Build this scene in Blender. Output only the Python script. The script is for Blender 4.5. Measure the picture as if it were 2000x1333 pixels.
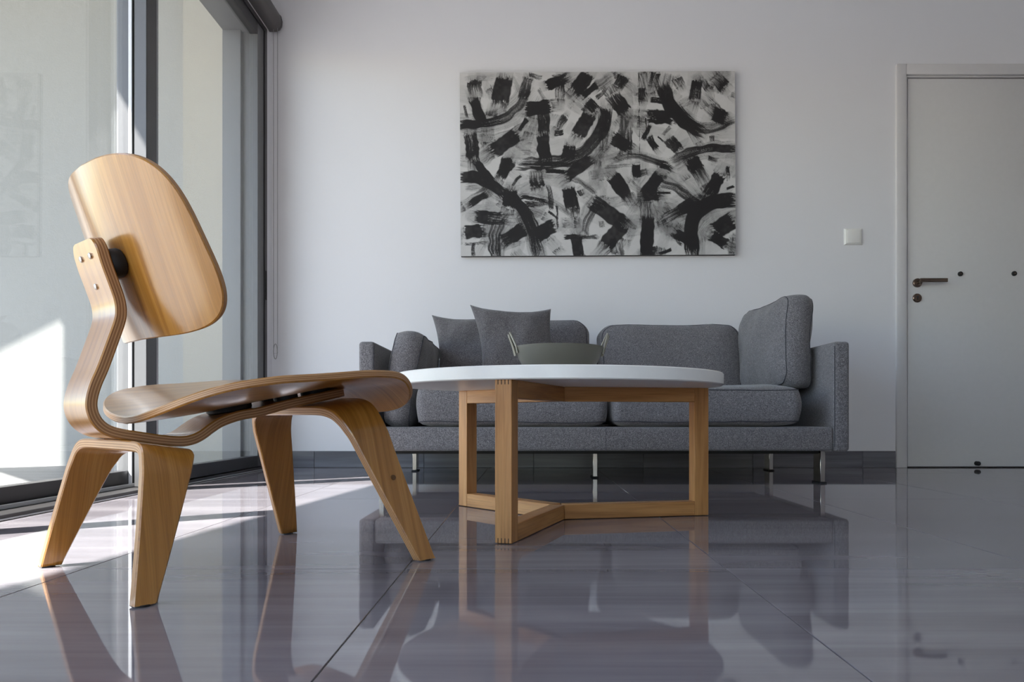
import bpy, bmesh, math, random
import numpy as np
from mathutils import Vector, Matrix, noise

for o in list(bpy.data.objects):
    bpy.data.objects.remove(o, do_unlink=True)
SC = bpy.context.scene
COL = SC.collection

# ------------------------------------------------------------------ camera
cam_d = bpy.data.cameras.new('camera')
cam_d.sensor_width = 36.0
cam_d.lens = 1470 / 2000 * 36.0
cam_d.shift_x = -35 / 2000
cam_d.shift_y = 149.5 / 2000
cam_d.clip_start = 0.02
cam = bpy.data.objects.new('camera', cam_d)
COL.objects.link(cam)
cam.location = (0, 0, 0.283)
cam.rotation_euler = (math.pi / 2, 0, 0)
SC.camera = cam

# ------------------------------------------------------------------ sky and sun
SUN_EL = math.atan(1.284)
SUN_DIR = Vector((0.82, 0.57, -1.284)).normalized()      # the way the light travels
world = bpy.data.worlds.new('sky')
SC.world = world
world.use_nodes = True
wn = world.node_tree.nodes
wl = world.node_tree.links
wn.clear()
sky = wn.new('ShaderNodeTexSky')
sky.sky_type = 'NISHITA'
sky.sun_disc = False
sky.sun_elevation = SUN_EL
sky.sun_rotation = math.atan2(-SUN_DIR.x, -SUN_DIR.y)
sky.air_density = 1.0
sky.dust_density = 0.8
sky.ozone_density = 1.0
bg = wn.new('ShaderNodeBackground')
bg.inputs['Strength'].default_value = 0.29
wo = wn.new('ShaderNodeOutputWorld')
wl.new(sky.outputs[0], bg.inputs[0])
wl.new(bg.outputs[0], wo.inputs[0])

sun_d = bpy.data.lights.new('sun', 'SUN')
sun_d.energy = 14.0
sun_d.angle = math.radians(0.55)
sun_d.color = (1.0, 0.96, 0.92)
sun = bpy.data.objects.new('sun', sun_d)
COL.objects.link(sun)
sun.rotation_euler = SUN_DIR.to_track_quat('-Z', 'Y').to_euler()
sun.location = (-6, -4, 8)

SC.view_settings.view_transform = 'Standard'
SC.view_settings.look = 'None'
SC.view_settings.gamma = 1.0
SC.view_settings.use_curve_mapping = False
SC.view_settings.exposure = 1.15
SC.cycles.use_denoising = True
SC.cycles.use_adaptive_sampling = True
SC.cycles.adaptive_threshold = 0.025
SC.cycles.max_bounces = 10
SC.cycles.diffuse_bounces = 6
SC.cycles.glossy_bounces = 4
SC.cycles.transparent_max_bounces = 16
SC.cycles.sample_clamp_indirect = 0.0
SC.cycles.blur_glossy = 0.6
SC.cycles.caustics_reflective = True

# ------------------------------------------------------------------ materials
def srgb(r, g, b):
    f = lambda c: (c / 255) / 12.92 if c / 255 <= 0.04045 else ((c / 255 + 0.055) / 1.055) ** 2.4
    return (f(r), f(g), f(b), 1.0)

class NT:
    def __init__(s, name):
        s.m = bpy.data.materials.new(name)
        s.m.use_nodes = True
        s.t = s.m.node_tree
        s.p = s.t.nodes['Principled BSDF']
        s.out = s.t.nodes['Material Output']
    def n(s, typ, **kw):
        x = s.t.nodes.new(typ)
        for k, v in kw.items():
            setattr(x, k, v)
        return x
    def l(s, a, b):
        s.t.links.new(a, b)
    def set(s, **kw):
        for k, v in kw.items():
            s.p.inputs[k.replace('_', ' ')].default_value = v
        return s
    def coord(s, kind='Object', scale=(1, 1, 1), rot=(0, 0, 0)):
        c = s.n('ShaderNodeTexCoord')
        mp = s.n('ShaderNodeMapping')
        mp.inputs['Scale'].default_value = scale
        mp.inputs['Rotation'].default_value = rot
        s.l(c.outputs[kind], mp.inputs['Vector'])
        return mp.outputs[0]
    def noise(s, vec, scale, detail=4, rough=0.55, dist=0.0):
        x = s.n('ShaderNodeTexNoise')
        x.inputs['Scale'].default_value = scale
        x.inputs['Detail'].default_value = detail
        x.inputs['Roughness'].default_value = rough
        x.inputs['Distortion'].default_value = dist
        s.l(vec, x.inputs['Vector'])
        return x.outputs['Fac']
    def ramp(s, fac, stops):
        x = s.n('ShaderNodeValToRGB')
        cr = x.color_ramp
        while len(cr.elements) < len(stops):
            cr.elements.new(0.5)
        for e, (p, c) in zip(cr.elements, stops):
            e.position = p
            e.color = c
        s.l(fac, x.inputs[0])
        return x.outputs[0]
    def mix(s, a, b, fac, mode='MIX'):
        x = s.n('ShaderNodeMix', data_type='RGBA', blend_type=mode)
        if isinstance(fac, float):
            x.inputs[0].default_value = fac
        else:
            s.l(fac, x.inputs[0])
        for v, i in ((a, 6), (b, 7)):
            if isinstance(v, tuple):
                x.inputs[i].default_value = v
            else:
                s.l(v, x.inputs[i])
        return x.outputs[2]
    def bump(s, h, strength, dist):
        x = s.n('ShaderNodeBump')
        x.inputs['Strength'].default_value = strength
        x.inputs['Distance'].default_value = dist
        s.l(h, x.inputs['Height'])
        s.l(x.outputs[0], s.p.inputs['Normal'])

def plain(name, col, rough=0.5, metal=0.0, spec=0.5):
    t = NT(name)
    t.set(Base_Color=col, Roughness=rough, Metallic=metal)
    t.p.inputs['Specular IOR Level'].default_value = spec
    v = t.coord('Object')
    f = t.noise(v, 35, 3)
    c2 = tuple(min(1, c * 1.012) for c in col[:3]) + (1,)
    c1 = tuple(c * 0.988 for c in col[:3]) + (1,)
    t.l(t.ramp(f, [(0.3, c1), (0.7, c2)]), t.p.inputs['Base Color'])
    return t.m

def plaster(name, col, bumpy=0.08, sc=260):
    t = NT(name)
    v = t.coord('Object')
    f = t.noise(v, 1.3, 3)
    c1 = tuple(c * 0.985 for c in col[:3]) + (1,)
    t.l(t.ramp(f, [(0.3, c1), (0.7, col)]), t.p.inputs['Base Color'])
    t.set(Roughness=0.85)
    t.p.inputs['Specular IOR Level'].default_value = 0.25
    t.bump(t.noise(v, sc, 4), bumpy, 0.002)
    return t.m

def wood(name, cols, rough=0.32, kind='UV', su=2.2, sv=34, ring=True, spec=0.5):
    t = NT(name)
    v = t.coord(kind, (su, sv, sv))
    f1 = t.noise(v, 1.0, 6, 0.6, 0.5)
    base = t.ramp(f1, [(0.28, cols[0]), (0.5, cols[1]), (0.74, cols[2])])
    v2 = t.coord(kind, (su * 3.5, sv * 9, sv * 9))
    f2 = t.noise(v2, 1.0, 2, 0.5)
    fine = t.ramp(f2, [(0.36, (0.66, 0.62, 0.58, 1)), (0.52, (1, 1, 1, 1))])
    c = t.mix(base, fine, 0.5, 'MULTIPLY')
    if ring:
        v3 = t.coord(kind, (su * 0.5, sv * 0.34, sv * 0.34))
        w = t.n('ShaderNodeTexWave', wave_type='BANDS', bands_direction='Y')
        w.inputs['Scale'].default_value = 0.8
        w.inputs['Distortion'].default_value = 5.0
        w.inputs['Detail'].default_value = 3
        w.inputs['Detail Scale'].default_value = 0.7
        t.l(v3, w.inputs['Vector'])
        rg = t.ramp(w.outputs['Fac'], [(0.0, (0.86, 0.8, 0.74, 1)), (0.4, (1, 1, 1, 1))])
        c = t.mix(c, rg, 0.55, 'MULTIPLY')
    t.l(c, t.p.inputs['Base Color'])
    t.set(Roughness=rough)
    t.p.inputs['Specular IOR Level'].default_value = spec
    t.bump(f2, 0.06, 0.001)
    return t.m

def ply_edge(name):
    t = NT(name)
    uv = t.n('ShaderNodeTexCoord')
    sep = t.n('ShaderNodeSeparateXYZ')
    t.l(uv.outputs['UV'], sep.inputs[0])
    m1 = t.n('ShaderNodeMath', operation='MULTIPLY')
    m1.inputs[1].default_value = 3.0
    t.l(sep.outputs['Y'], m1.inputs[0])
    fr = t.n('ShaderNodeMath', operation='FRACT')
    t.l(m1.outputs[0], fr.inputs[0])
    r = t.ramp(fr.outputs[0], [(0.0, srgb(116, 76, 44)), (0.12, srgb(196, 150, 104)),
                               (0.5, srgb(216, 172, 126)), (0.56, srgb(156, 108, 68)),
                               (0.9, srgb(178, 128, 84)), (1.0, srgb(116, 76, 44))])
    v = t.coord('UV', (14, 3, 1))
    f = t.noise(v, 1.0, 3)
    g = t.ramp(f, [(0.3, (0.85, 0.83, 0.8, 1)), (0.7, (1, 1, 1, 1))])
    t.l(t.mix(r, g, 0.8, 'MULTIPLY'), t.p.inputs['Base Color'])
    t.set(Roughness=0.4)
    return t.m

def fabric(name, lo, mid, hi):
    t = NT(name)
    v = t.coord('Object', (1, 1, 1))
    f = t.noise(v, 300, 3, 0.7)
    f2 = t.noise(v, 90, 3, 0.6)
    c = t.ramp(f, [(0.3, lo), (0.5, mid), (0.72, hi)])
    g = t.ramp(f2, [(0.3, (0.78, 0.78, 0.8, 1)), (0.7, (1.06, 1.06, 1.06, 1))])
    t.l(t.mix(c, g, 0.9, 'MULTIPLY'), t.p.inputs['Base Color'])
    t.set(Roughness=0.95)
    t.p.inputs['Specular IOR Level'].default_value = 0.15
    t.p.inputs['Sheen Weight'].default_value = 0.25
    t.bump(f, 0.5, 0.0012)
    return t.m

def tile_mat(name, cols, rough, seed=0.0, streak=(0.55, 7.0, 1)):
    t = NT(name)
    c = t.n('ShaderNodeTexCoord')
    oi = t.n('ShaderNodeObjectInfo')
    cmb = t.n('ShaderNodeCombineXYZ')
    mm = t.n('ShaderNodeMath', operation='MULTIPLY')
    mm.inputs[1].default_value = 37.0
    t.l(oi.outputs['Random'], mm.inputs[0])
    t.l(mm.outputs[0], cmb.inputs[0])
    t.l(mm.outputs[0], cmb.inputs[2])
    ad = t.n('ShaderNodeVectorMath', operation='ADD')
    t.l(c.outputs['Object'], ad.inputs[0])
    t.l(cmb.outputs[0], ad.inputs[1])
    mp = t.n('ShaderNodeMapping')
    mp.inputs['Scale'].default_value = streak
    t.l(ad.outputs[0], mp.inputs['Vector'])
    f = t.noise(mp.outputs[0], 1.0, 5, 0.62, 0.35)
    base = t.ramp(f, [(0.3, cols[0]), (0.48, cols[1]), (0.7, cols[2])])
    mp2 = t.n('ShaderNodeMapping')
    mp2.inputs['Scale'].default_value = (streak[0] * 2.2, streak[1] * 6, 1)
    t.l(ad.outputs[0], mp2.inputs['Vector'])
    f2 = t.noise(mp2.outputs[0], 1.0, 3, 0.6, 0.2)
    v = t.ramp(f2, [(0.3, (0.86, 0.86, 0.87, 1)), (0.55, (1, 1, 1, 1))])
    t.l(t.mix(base, v, 0.6, 'MULTIPLY'), t.p.inputs['Base Color'])
    t.set(Roughness=rough)
    t.p.inputs['IOR'].default_value = 1.52
    return t.m

def glass_mat(name, tint):
    t = NT(name)
    t.t.nodes.remove(t.p)
    lw = t.n('ShaderNodeLayerWeight')
    lw.inputs['Blend'].default_value = 0.5
    pw = t.n('ShaderNodeMath', operation='POWER')
    pw.inputs[1].default_value = 5.0
    t.l(lw.outputs['Facing'], pw.inputs[0])
    ma = t.n('ShaderNodeMath', operation='MULTIPLY_ADD')
    ma.inputs[1].default_value = 0.95
    ma.inputs[2].default_value = 0.045
    t.l(pw.outputs[0], ma.inputs[0])
    tr = t.n('ShaderNodeBsdfTransparent')
    tr.inputs[0].default_value = tint
    gl = t.n('ShaderNodeBsdfGlossy')
    gl.inputs['Roughness'].default_value = 0.0
    mx = t.n('ShaderNodeMixShader')
    t.l(ma.outputs[0], mx.inputs[0])
    t.l(tr.outputs[0], mx.inputs[1])
    t.l(gl.outputs[0], mx.inputs[2])
    t.l(mx.outputs[0], t.out.inputs['Surface'])
    return t.m

M = {}
M['wall'] = plaster('wall_paint', (0.785, 0.775, 0.795, 1))
M['ceiling'] = plaster('ceiling_paint', (0.82, 0.82, 0.82, 1))
M['tile'] = tile_mat('polished_tile', [srgb(110, 105, 110), srgb(125, 120, 126), srgb(143, 138, 143)], 0.03)
M['grout'] = plain('grout', srgb(150, 146, 142), 0.8)
M['skirting'] = tile_mat('skirting_tile', [srgb(78, 77, 84), srgb(98, 97, 104), srgb(118, 117, 124)], 0.3, streak=(0.8, 1, 26))
M['frame'] = plain('anthracite_aluminium', srgb(50, 48, 49), 0.38, 0.0, 0.5)
M['frame_gloss'] = plain('interlock_aluminium', srgb(104, 103, 104), 0.4, 0.25)
M['alu'] = plain('light_aluminium', srgb(190, 192, 196), 0.35, 0.5)
M['fin'] = plain('sunlit_fin', srgb(226, 227, 232), 0.4)  # pale colour stands in for sunlight on the aluminium strip
M['gasket'] = plain('gasket_rubber', srgb(22, 20, 21), 0.7)
M['glass'] = glass_mat('window_glass', (0.95, 0.965, 0.955, 1))
M['ext_wall'] = plaster('outside_render', srgb(148, 148, 146), 0.5, 120)
M['ext_warm'] = plaster('outside_render_warm', srgb(156, 152, 143), 0.4, 120)
M['ext_floor'] = tile_mat('balcony_tile', [srgb(118, 117, 116), srgb(130, 129, 128), srgb(142, 141, 140)], 0.5)
M['ground'] = plaster('ground_gravel', srgb(150, 146, 138), 0.5, 30)
M['concrete'] = plaster('canopy_concrete', srgb(216, 212, 206), 0.3, 60)
M['door'] = plain('door_lacquer', srgb(214, 212, 211), 0.42)
M['door_trim'] = plain('door_frame_lacquer', srgb(214, 211, 211), 0.4)
M['bronze'] = plain('dark_nickel', srgb(120, 104, 94), 0.18, 1.0)
M['black'] = plain('black_rubber', srgb(18, 17, 18), 0.6)
M['steel'] = plain('brushed_steel', srgb(196, 190, 184), 0.24, 1.0)
M['switch'] = plain('switch_plastic', srgb(232, 230, 226), 0.35)
M['chair'] = wood('walnut_veneer', [srgb(152, 99, 36), srgb(176, 120, 50), srgb(194, 140, 68)], 0.28, ring=False, sv=70, su=1.6)
M['chair'].node_tree.nodes['Principled BSDF'].inputs['Coat Weight'].default_value = 0.9
M['chair'].node_tree.nodes['Principled BSDF'].inputs['Coat Roughness'].default_value = 0.17
M['ply'] = ply_edge('plywood_edge')
M['oak'] = wood('oak_wood', [srgb(150, 100, 54), srgb(184, 131, 76), srgb(206, 155, 99)], 0.42, su=1.8, sv=26)
M['plug'] = plain('wood_plug', srgb(104, 70, 38), 0.6)
M['joint'] = plain('joint_line', srgb(58, 38, 22), 0.7)
M['white_top'] = plain('white_lacquer', srgb(244, 243, 240), 0.3)
M['sofa'] = fabric('grey_wool', srgb(74, 72, 74), srgb(114, 111, 113), srgb(164, 161, 162))
M['pillow'] = fabric('dark_grey_wool', srgb(66, 63, 65), srgb(99, 95, 96), srgb(140, 136, 137))
M['thread'] = plain('seam_thread', srgb(66, 66, 72), 0.9)
M['bowl'] = plain('olive_enamel', srgb(94, 92, 82), 0.32)
M['wire'] = plain('handle_wire', srgb(150, 146, 134), 0.35, 0.5)
M['cassette'] = plain('blind_cassette', srgb(84, 80, 79), 0.5)
M['chain'] = plain('bead_chain', srgb(150, 148, 148), 0.4)

# ------------------------------------------------------------------ mesh helpers
def link(name, verts, faces, mats, parent=None, uvs=None, fm=None, smooth=None, mat_world=None):
    me = bpy.data.meshes.new(name)
    me.from_pydata([tuple(v) for v in verts], [], faces)
    if not isinstance(mats, (list, tuple)):
        mats = [mats]
    for m in mats:
        me.materials.append(m)
    if fm is not None:
        me.polygons.foreach_set('material_index', fm)
    if uvs is not None:
        ul = me.uv_layers.new(name='UVMap')
        flat = []
        for f in uvs:
            for c in f:
                flat += [c[0], c[1]]
        ul.data.foreach_set('uv', flat)
    if smooth is not None:
        me.polygons.foreach_set('use_smooth', [True] * len(me.polygons))
        if smooth < 180:
            me.set_sharp_from_angle(angle=math.radians(smooth))
    me.update()
    o = bpy.data.objects.new(name, me)
    COL.objects.link(o)
    if parent is not None:
        o.parent = parent
    if mat_world is not None:
        o.matrix_local = mat_world
    return o

def bm_link(name, bm, mat, parent=None, smooth=None, loc=None, rot=None):
    me = bpy.data.meshes.new(name)
    bm.normal_update()
    bm.to_mesh(me)
    bm.free()
    me.materials.append(mat)
    if smooth is not None:
        me.polygons.foreach_set('use_smooth', [True] * len(me.polygons))
        me.set_sharp_from_angle(angle=math.radians(smooth))
    o = bpy.data.objects.new(name, me)
    COL.objects.link(o)
    if parent is not None:
        o.parent = parent
    if loc is not None:
        o.location = loc
    if rot is not None:
        o.rotation_euler = rot
    return o

def box_bm(x0, x1, y0, y1, z0, z1, bevel=0.0, seg=2):
    bm = bmesh.new()
    bmesh.ops.create_cube(bm, size=1)
    for v in bm.verts:
        v.co = Vector(((x0 + x1) / 2 + v.co.x * (x1 - x0), (y0 + y1) / 2 + v.co.y * (y1 - y0),
                       (z0 + z1) / 2 + v.co.z * (z1 - z0)))
    if bevel > 0:
        bmesh.ops.bevel(bm, geom=bm.edges[:], offset=bevel, segments=seg, profile=0.5, affect='EDGES')
    # grain coordinates: u runs along the longest side
    uv = bm.loops.layers.uv.new('UVMap')
    d = [x1 - x0, y1 - y0, z1 - z0]
    ax = d.index(max(d))
    o1, o2 = [i for i in range(3) if i != ax]
    for f in bm.faces:
        for l in f.loops:
            c = l.vert.co
            l[uv].uv = (c[ax] + x0 * 3.1 + y0 * 1.7, c[o1] + c[o2] * 0.9 + x1 * 2.3)
    return bm

def box(name, x0, x1, y0, y1, z0, z1, mat, parent=None, bevel=0.0, seg=2, loc=None, rot=None):
    return bm_link(name, box_bm(x0, x1, y0, y1, z0, z1, bevel, seg), mat, parent,
                   40 if bevel else None, loc, rot)

def multibox(name, boxes, mat, parent=None, bevel=0.0):
    bm = bmesh.new()
    for b in boxes:
        t = box_bm(*b, bevel=bevel)
        me = bpy.data.meshes.new('tmp')
        t.to_mesh(me)
        t.free()
        bm.from_mesh(me)
        bpy.data.meshes.remove(me)
    return bm_link(name, bm, mat, parent, 40 if bevel else None)

def lathe(name, prof, mat, parent=None, n=64, loc=None, rot=None, smooth=35):
    verts, faces = [], []
    for r, z in prof:
        for i in range(n):
            a = 2 * math.pi * i / n
            verts.append((r * math.cos(a), r * math.sin(a), z))
    for k in range(len(prof) - 1):
        for i in range(n):
            j = (i + 1) % n
            faces.append((k * n + i, k * n + j, (k + 1) * n + j, (k + 1) * n + i))
    o = link(name, verts, faces, mat, parent, smooth=smooth)
    if loc is not None:
        o.location = loc
    if rot is not None:
        o.rotation_euler = rot
    return o

def tube(name, pts, r, mat, parent=None, n=8, closed=False):
    pts = [Vector(p) for p in pts]
    verts, faces = [], []
    N = len(pts)
    up = Vector((0.13, 0.31, 0.94)).normalized()
    for i, p in enumerate(pts):
        a = pts[(i - 1) % N] if (closed or i > 0) else p
        b = pts[(i + 1) % N] if (closed or i < N - 1) else p
        t = (b - a).normalized()
        s = t.cross(up)
        if s.length < 1e-4:
            s = t.cross(Vector((1, 0, 0)))
        s.normalize()
        q = s.cross(t)
        for k in range(n):
            an = 2 * math.pi * k / n
            verts.append(p + r * (math.cos(an) * s + math.sin(an) * q))
    for i in range(N if closed else N - 1):
        j = (i + 1) % N
        for k in range(n):
            m = (k + 1) % n
            faces.append((i * n + k, i * n + m, j * n + m, j * n + k))
    if not closed:
        faces.append(tuple(range(n - 1, -1, -1)))
        faces.append(tuple((N - 1) * n + k for k in range(n)))
    return link(name, verts, faces, mat, parent, smooth=60)

def catmull(pts, m=8):
    out = []
    P = [pts[0]] + list(pts) + [pts[-1]]
    for i in range(1, len(P) - 2):
        p0, p1, p2, p3 = (np.array(P[i + k], float) for k in (-1, 0, 1, 2))
        for k in range(m):
            t = k / m
            out.append(0.5 * (2 * p1 + (p2 - p0) * t + (2 * p0 - 5 * p1 + 4 * p2 - p3) * t * t
                              + (3 * p1 - p0 - 3 * p2 + p3) * t ** 3))
    out.append(np.array(pts[-1], float))
    return out

def empty(name, loc=(0, 0, 0), rz=0.0, parent=None):
    o = bpy.data.objects.new(name, None)
    o.empty_display_size = 0.1
    COL.objects.link(o)
    o.location = loc
    o.rotation_euler = (0, 0, rz)
    if parent is not None:
        o.parent = parent
    return o

def tag(o, label, cat, group=None):
    o['label'] = label
    o['category'] = cat
    if group:
        o['group'] = group
    return o

def struct(o, label=None):
    o['kind'] = 'structure'
    if label:
        o['label'] = label
    return o

# ------------------------------------------------------------------ the room
XL, XR, YB, YF, ZC = -1.455, 5.2, 4.245, -2.6, 2.78
floor = struct(box('floor', XL - 0.2, XR + 0.2, YF - 0.2, YB + 0.2, -0.12, -0.0022, M['grout']),
               'polished grey stone-look floor of large streaky tiles')
TW, TL, G = 0.6, 1.2, 0.0009
x0s = [0.3666 + TW * k for k in range(-4, 9)]
y0s = [1.4055 + TL * k for k in range(-4, 3)]
cache = {}
for xa in x0s:
    for ya in y0s:
        a, b = max(xa, -1.442), min(xa + TW, XR)
        c, d = max(ya, YF), min(ya + TL, YB)
        if b - a < 0.02 or d - c < 0.02:
            continue
        w, h = b - a - 2 * G, d - c - 2 * G
        key = (round(w, 4), round(h, 4))
        if key not in cache:
            t = box_bm(-w / 2, w / 2, -h / 2, h / 2, -0.01, 0, 0.0007, 1)
            me = bpy.data.meshes.new('tile')
            t.to_mesh(me)
            t.free()
            me.materials.append(M['tile'])
            cache[key] = me
        o = bpy.data.objects.new('tile', cache[key])
        COL.objects.link(o)
        o.parent = floor
        o.location = ((a + b) / 2, (c + d) / 2, 0)

DX0, DX1, DZ = 2.062, 3.10, 2.275           # outer edges of the door frame
wb = [(XL - 0.2, DX0, YB, YB + 0.2, -0.05, ZC), (DX1, XR + 0.2, YB, YB + 0.2, -0.05, ZC),
      (DX0, DX1, YB, YB + 0.2, DZ, ZC)]
struct(multibox('wall_back', wb, M['wall']), 'plain white wall behind the sofa')
WZ = 2.43                                   # head of the window opening
WY0, WY1 = -1.75, 4.16
wl_ = [(XL - 0.22, XL, WY1, YB, -0.05, ZC), (XL - 0.22, XL, YF - 0.2, WY0, -0.05, ZC),
       (XL - 0.22, XL, WY0, WY1, WZ, ZC)]
struct(multibox('wall_left', wl_, M['wall']), 'white wall around the sliding windows')
struct(box('wall_right', XR, XR + 0.2, YF - 0.2, YB + 0.2, -0.05, ZC, M['wall']))
# unseen opening behind the camera, added to brighten the sofa and back wall
wf = [(XL - 0.2, -0.9, YF - 0.2, YF, -0.05, ZC), (0.4, XR + 0.2, YF - 0.2, YF, -0.05, ZC),
      (-0.9, 0.4, YF - 0.2, YF, 2.3, ZC)]
struct(multibox('wall_front', wf, M['wall']))
struct(box('ceiling', XL - 0.2, XR + 0.2, YF - 0.2, YB + 0.2, ZC, ZC + 0.15, M['ceiling']))

# skirting of tile pieces along the back wall
skirt = struct(box('baseboard_back', XL, DX0 - 0.004, YB - 0.006, YB, 0, 0.092, M['grout']),
               'grey tile skirting along the white back wall')
xs = [XL] + [-1.213 + 0.617 * k for k in range(0, 6)] + [DX0 - 0.004]
for a, b in zip(xs[:-1], xs[1:]):
    box('skirting_tile', a + 0.001, b - 0.001, YB - 0.012, YB - 0.005, 0.001, 0.094, M['skirting'], skirt, 0.001, 1)

# ------------------------------------------------------------------ door
dframe = struct(multibox('trim_1', [(DX0, 2.118, YB - 0.014, YB + 0.12, 0, DZ), (3.044, DX1, YB - 0.014, YB + 0.12, 0, DZ),
                                    (2.118, 3.044, YB - 0.014, YB + 0.12, 2.214, DZ)], M['door_trim'], None, 0.004),
                'white lacquered frame around the flush door')
multibox('rebate', [(2.121, 2.1275, YB - 0.002, YB + 0.05, 0, 2.211), (3.0345, 3.041, YB - 0.002, YB + 0.05, 0, 2.211),
                    (2.1275, 3.0345, YB - 0.002, YB + 0.05, 2.2045, 2.211)], M['door_trim'], dframe, 0.002)
door = empty('door_1', (2.581, YB, 0))
struct(door, 'flush off-white door with a dark metal lever handle')
def dbox(*a, **k):
    return box(*a, parent=door, **k)
box('door_leaf', -0.447, 0.447, 0.006, 0.044, 0.006, 2.198, M['door'], door, 0.002)
box('lining', -0.463, 0.463, 0.05, 0.09, 0.0, 2.214, M['gasket'], door)
HX = 2.186 - 2.581
rose = lathe('handle_rose', [(0, 0.012), (0.02, 0.012), (0.025, 0.009), (0.0255, 0)], M['bronze'], door, 40, (HX, 0.006, 1.043), (math.pi / 2, 0, 0))
lathe('handle_neck', [(0, 0.052), (0.0085, 0.052), (0.0095, 0.012)], M['bronze'], rose, 24)
box('lever', HX - 0.011, HX + 0.142, -0.056, -0.043, 1.038, 1.06, M['bronze'], door, 0.003)
lock = lathe('lock_rose', [(0, 0.008), (0.021, 0.008), (0.025, 0.005), (0.0255, 0)], M['bronze'], door, 40, (HX, 0.006, 0.958), (math.pi / 2, 0, 0))
multibox('keyhole', [(-0.003, 0.003, -0.011, 0.004, 0.008, 0.0095), (-0.006, 0.006, 0.002, 0.011, 0.008, 0.0095)], M['black'], lock)
for kx, kz, r in ((2.429, 1.094, 0.0135), (2.733, 1.096, 0.0135)):
    k = lathe('door_button', [(0, 0.012), (r * 0.6, 0.0115), (r, 0.008), (r, 0)], M['black'], door, 32, (kx - 2.581, 0.006, kz), (math.pi / 2, 0, 0))
    lathe('button_cap', [(0, 0.0135), (r * 0.35, 0.013), (r * 0.42, 0.011)], M['bronze'], k, 20)
lathe('door_stop', [(0, 0.03), (0.009, 0.029), (0.0125, 0.024), (0.0125, 0)], M['black'], door, 32, (2.521 - 2.581, 0.006, 0.024), (math.pi / 2, 0, 0))

sw = empty('light_switch', (1.822, YB, 1.302))
tag(sw, 'square white light switch on the wall left of the door', 'switch')
bm = bmesh.new()
vs = []
for hw, hh, y in ((0.052, 0.046, 0.0), (0.052, 0.046, -0.003), (0.042, 0.04, -0.011)):
    vs.append([bm.verts.new(p) for p in ((-hw, y, -hh), (hw, y, -hh), (hw, y, hh), (-hw, y, hh))])
for a, b in zip(vs[:-1], vs[1:]):
    for i in range(4):
        bm.faces.new((a[i], a[(i + 1) % 4], b[(i + 1) % 4], b[i]))
bm.faces.new(vs[-1])
bm_link('plate', bm, M['switch'], sw)
box('rocker', -0.036, 0.036, -0.0145, -0.009, -0.036, 0.036, M['switch'], sw, 0.002)

# ------------------------------------------------------------------ sliding windows
fr = struct(empty('trim_2', (XL, 1.2, 0)), 'dark aluminium track and outer frame of the sliding windows')
def fbox(name, x0, x1, y0, y1, z0, z1, mat, bevel=0.0015):
    return box(name, x0 - XL, x1 - XL, y0 - 1.2, y1 - 1.2, z0, z1, mat, fr, bevel, 1)
fbox('sill_track', -1.67, -1.443, WY0, WY1, 0.0, 0.016, M['frame'])
fbox('track_groove', -1.53, -1.524, WY0, WY1, 0.016, 0.03, M['alu'])
fbox('track_groove', -1.612, -1.606, WY0, WY1, 0.016, 0.03, M['alu'])
fbox('sill_edge', -1.4431, -1.4395, WY0, WY1, 0.0, 0.006, M['alu'])
fbox('head_frame', -1.53, -1.452, WY0, WY1, 2.405, WZ, M['frame'])
fbox('head_frame', -1.67, -1.53, WY0, WY1, 2.39, WZ, M['frame_gloss'])
fbox('end_jamb', -1.523, -1.452, 4.125, WY1, 0.016, 2.405, M['frame'])
fbox('end_jamb', -1.57, -1.531, 4.115, WY1, 0.016, 2.39, M['frame_gloss'])
fbox('end_jamb', -1.67, -1.57, 4.085, WY1, 0.016, 2.39, M['frame_gloss'])
fbox('jamb_bead', -1.531, -1.523, 4.12, WY1, 0.016, 2.39, M['alu'])
fbox('jamb_latch', -1.4525, -1.449, 4.13, 4.15, 0.93, 1.09, M['gasket'])
fbox('end_jamb', -1.67, -1.452, WY0, WY0 + 0.04, 0.016, 2.39, M['frame'])

def panel(n, label, y0, y1, inner, tone):
    xi = -1.4585 if inner else -1.548         # room-side face of the sash
    xo = xi - 0.046
    w = struct(empty('window_%d' % n, (xi, (y0 + y1) / 2, 0)), label)
    yc = (y0 + y1) / 2
    def p(name, xa, xb, ya, yb, za, zb, mat):
        return box(name, xa - xi, xb - xi, ya - yc, yb - yc, za, zb, mat, w, 0.0012, 1)
    SW = 0.088 if inner else 0.05
    p('bottom_rail', xo, xi, y0 + SW, y1 - SW, 0.02, 0.078, M['frame'])
    p('top_rail', xo, xi, y0 + SW, y1 - SW, 2.34, 2.402, M['frame'])
    s1 = p('stile', xo, xi, y0, y0 + SW, 0.02, 2.402, tone)
    s2 = p('stile', xo, xi, y1 - SW, y1, 0.02, 2.402, tone)
    if inner:
        # dark room-side cover profile and brush strip of the meeting stile
        p('stile_cover', xi - 0.003, xi + 0.001, y0 + 0.001, y0 + SW - 0.008, 0.02, 2.402, M['frame'])
        p('brush_seal', xi - 0.004, xi + 0.0015, y0 + SW - 0.008, y0 + SW - 0.004, 0.02, 2.402, M['alu'])
        p('gasket', xi - 0.004, xi + 0.002, y0 + SW - 0.004, y0 + SW, 0.02, 2.402, M['gasket'])
    else:
        p('interlock', xi, xi + 0.0135, y1 - 0.052, y1 - 0.047, 0.02, 2.402, M['fin'])
        p('gasket', xi, xi + 0.0125, y1 - 0.047, y1 - 0.004, 0.02, 2.402, M['gasket'])
    p('pane', (xi + xo) / 2 - 0.003, (xi + xo) / 2 + 0.003, y0 + SW - 0.01, y1 - SW + 0.01, 0.068, 2.35, M['glass'])
    return w
panel(1, 'sliding glass panel beside the back wall corner', 2.862, 4.122, True, M['frame_gloss'])
panel(2, 'large glass panel behind the plywood chair', 1.69, 2.952, False, M['frame_gloss'])
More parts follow.
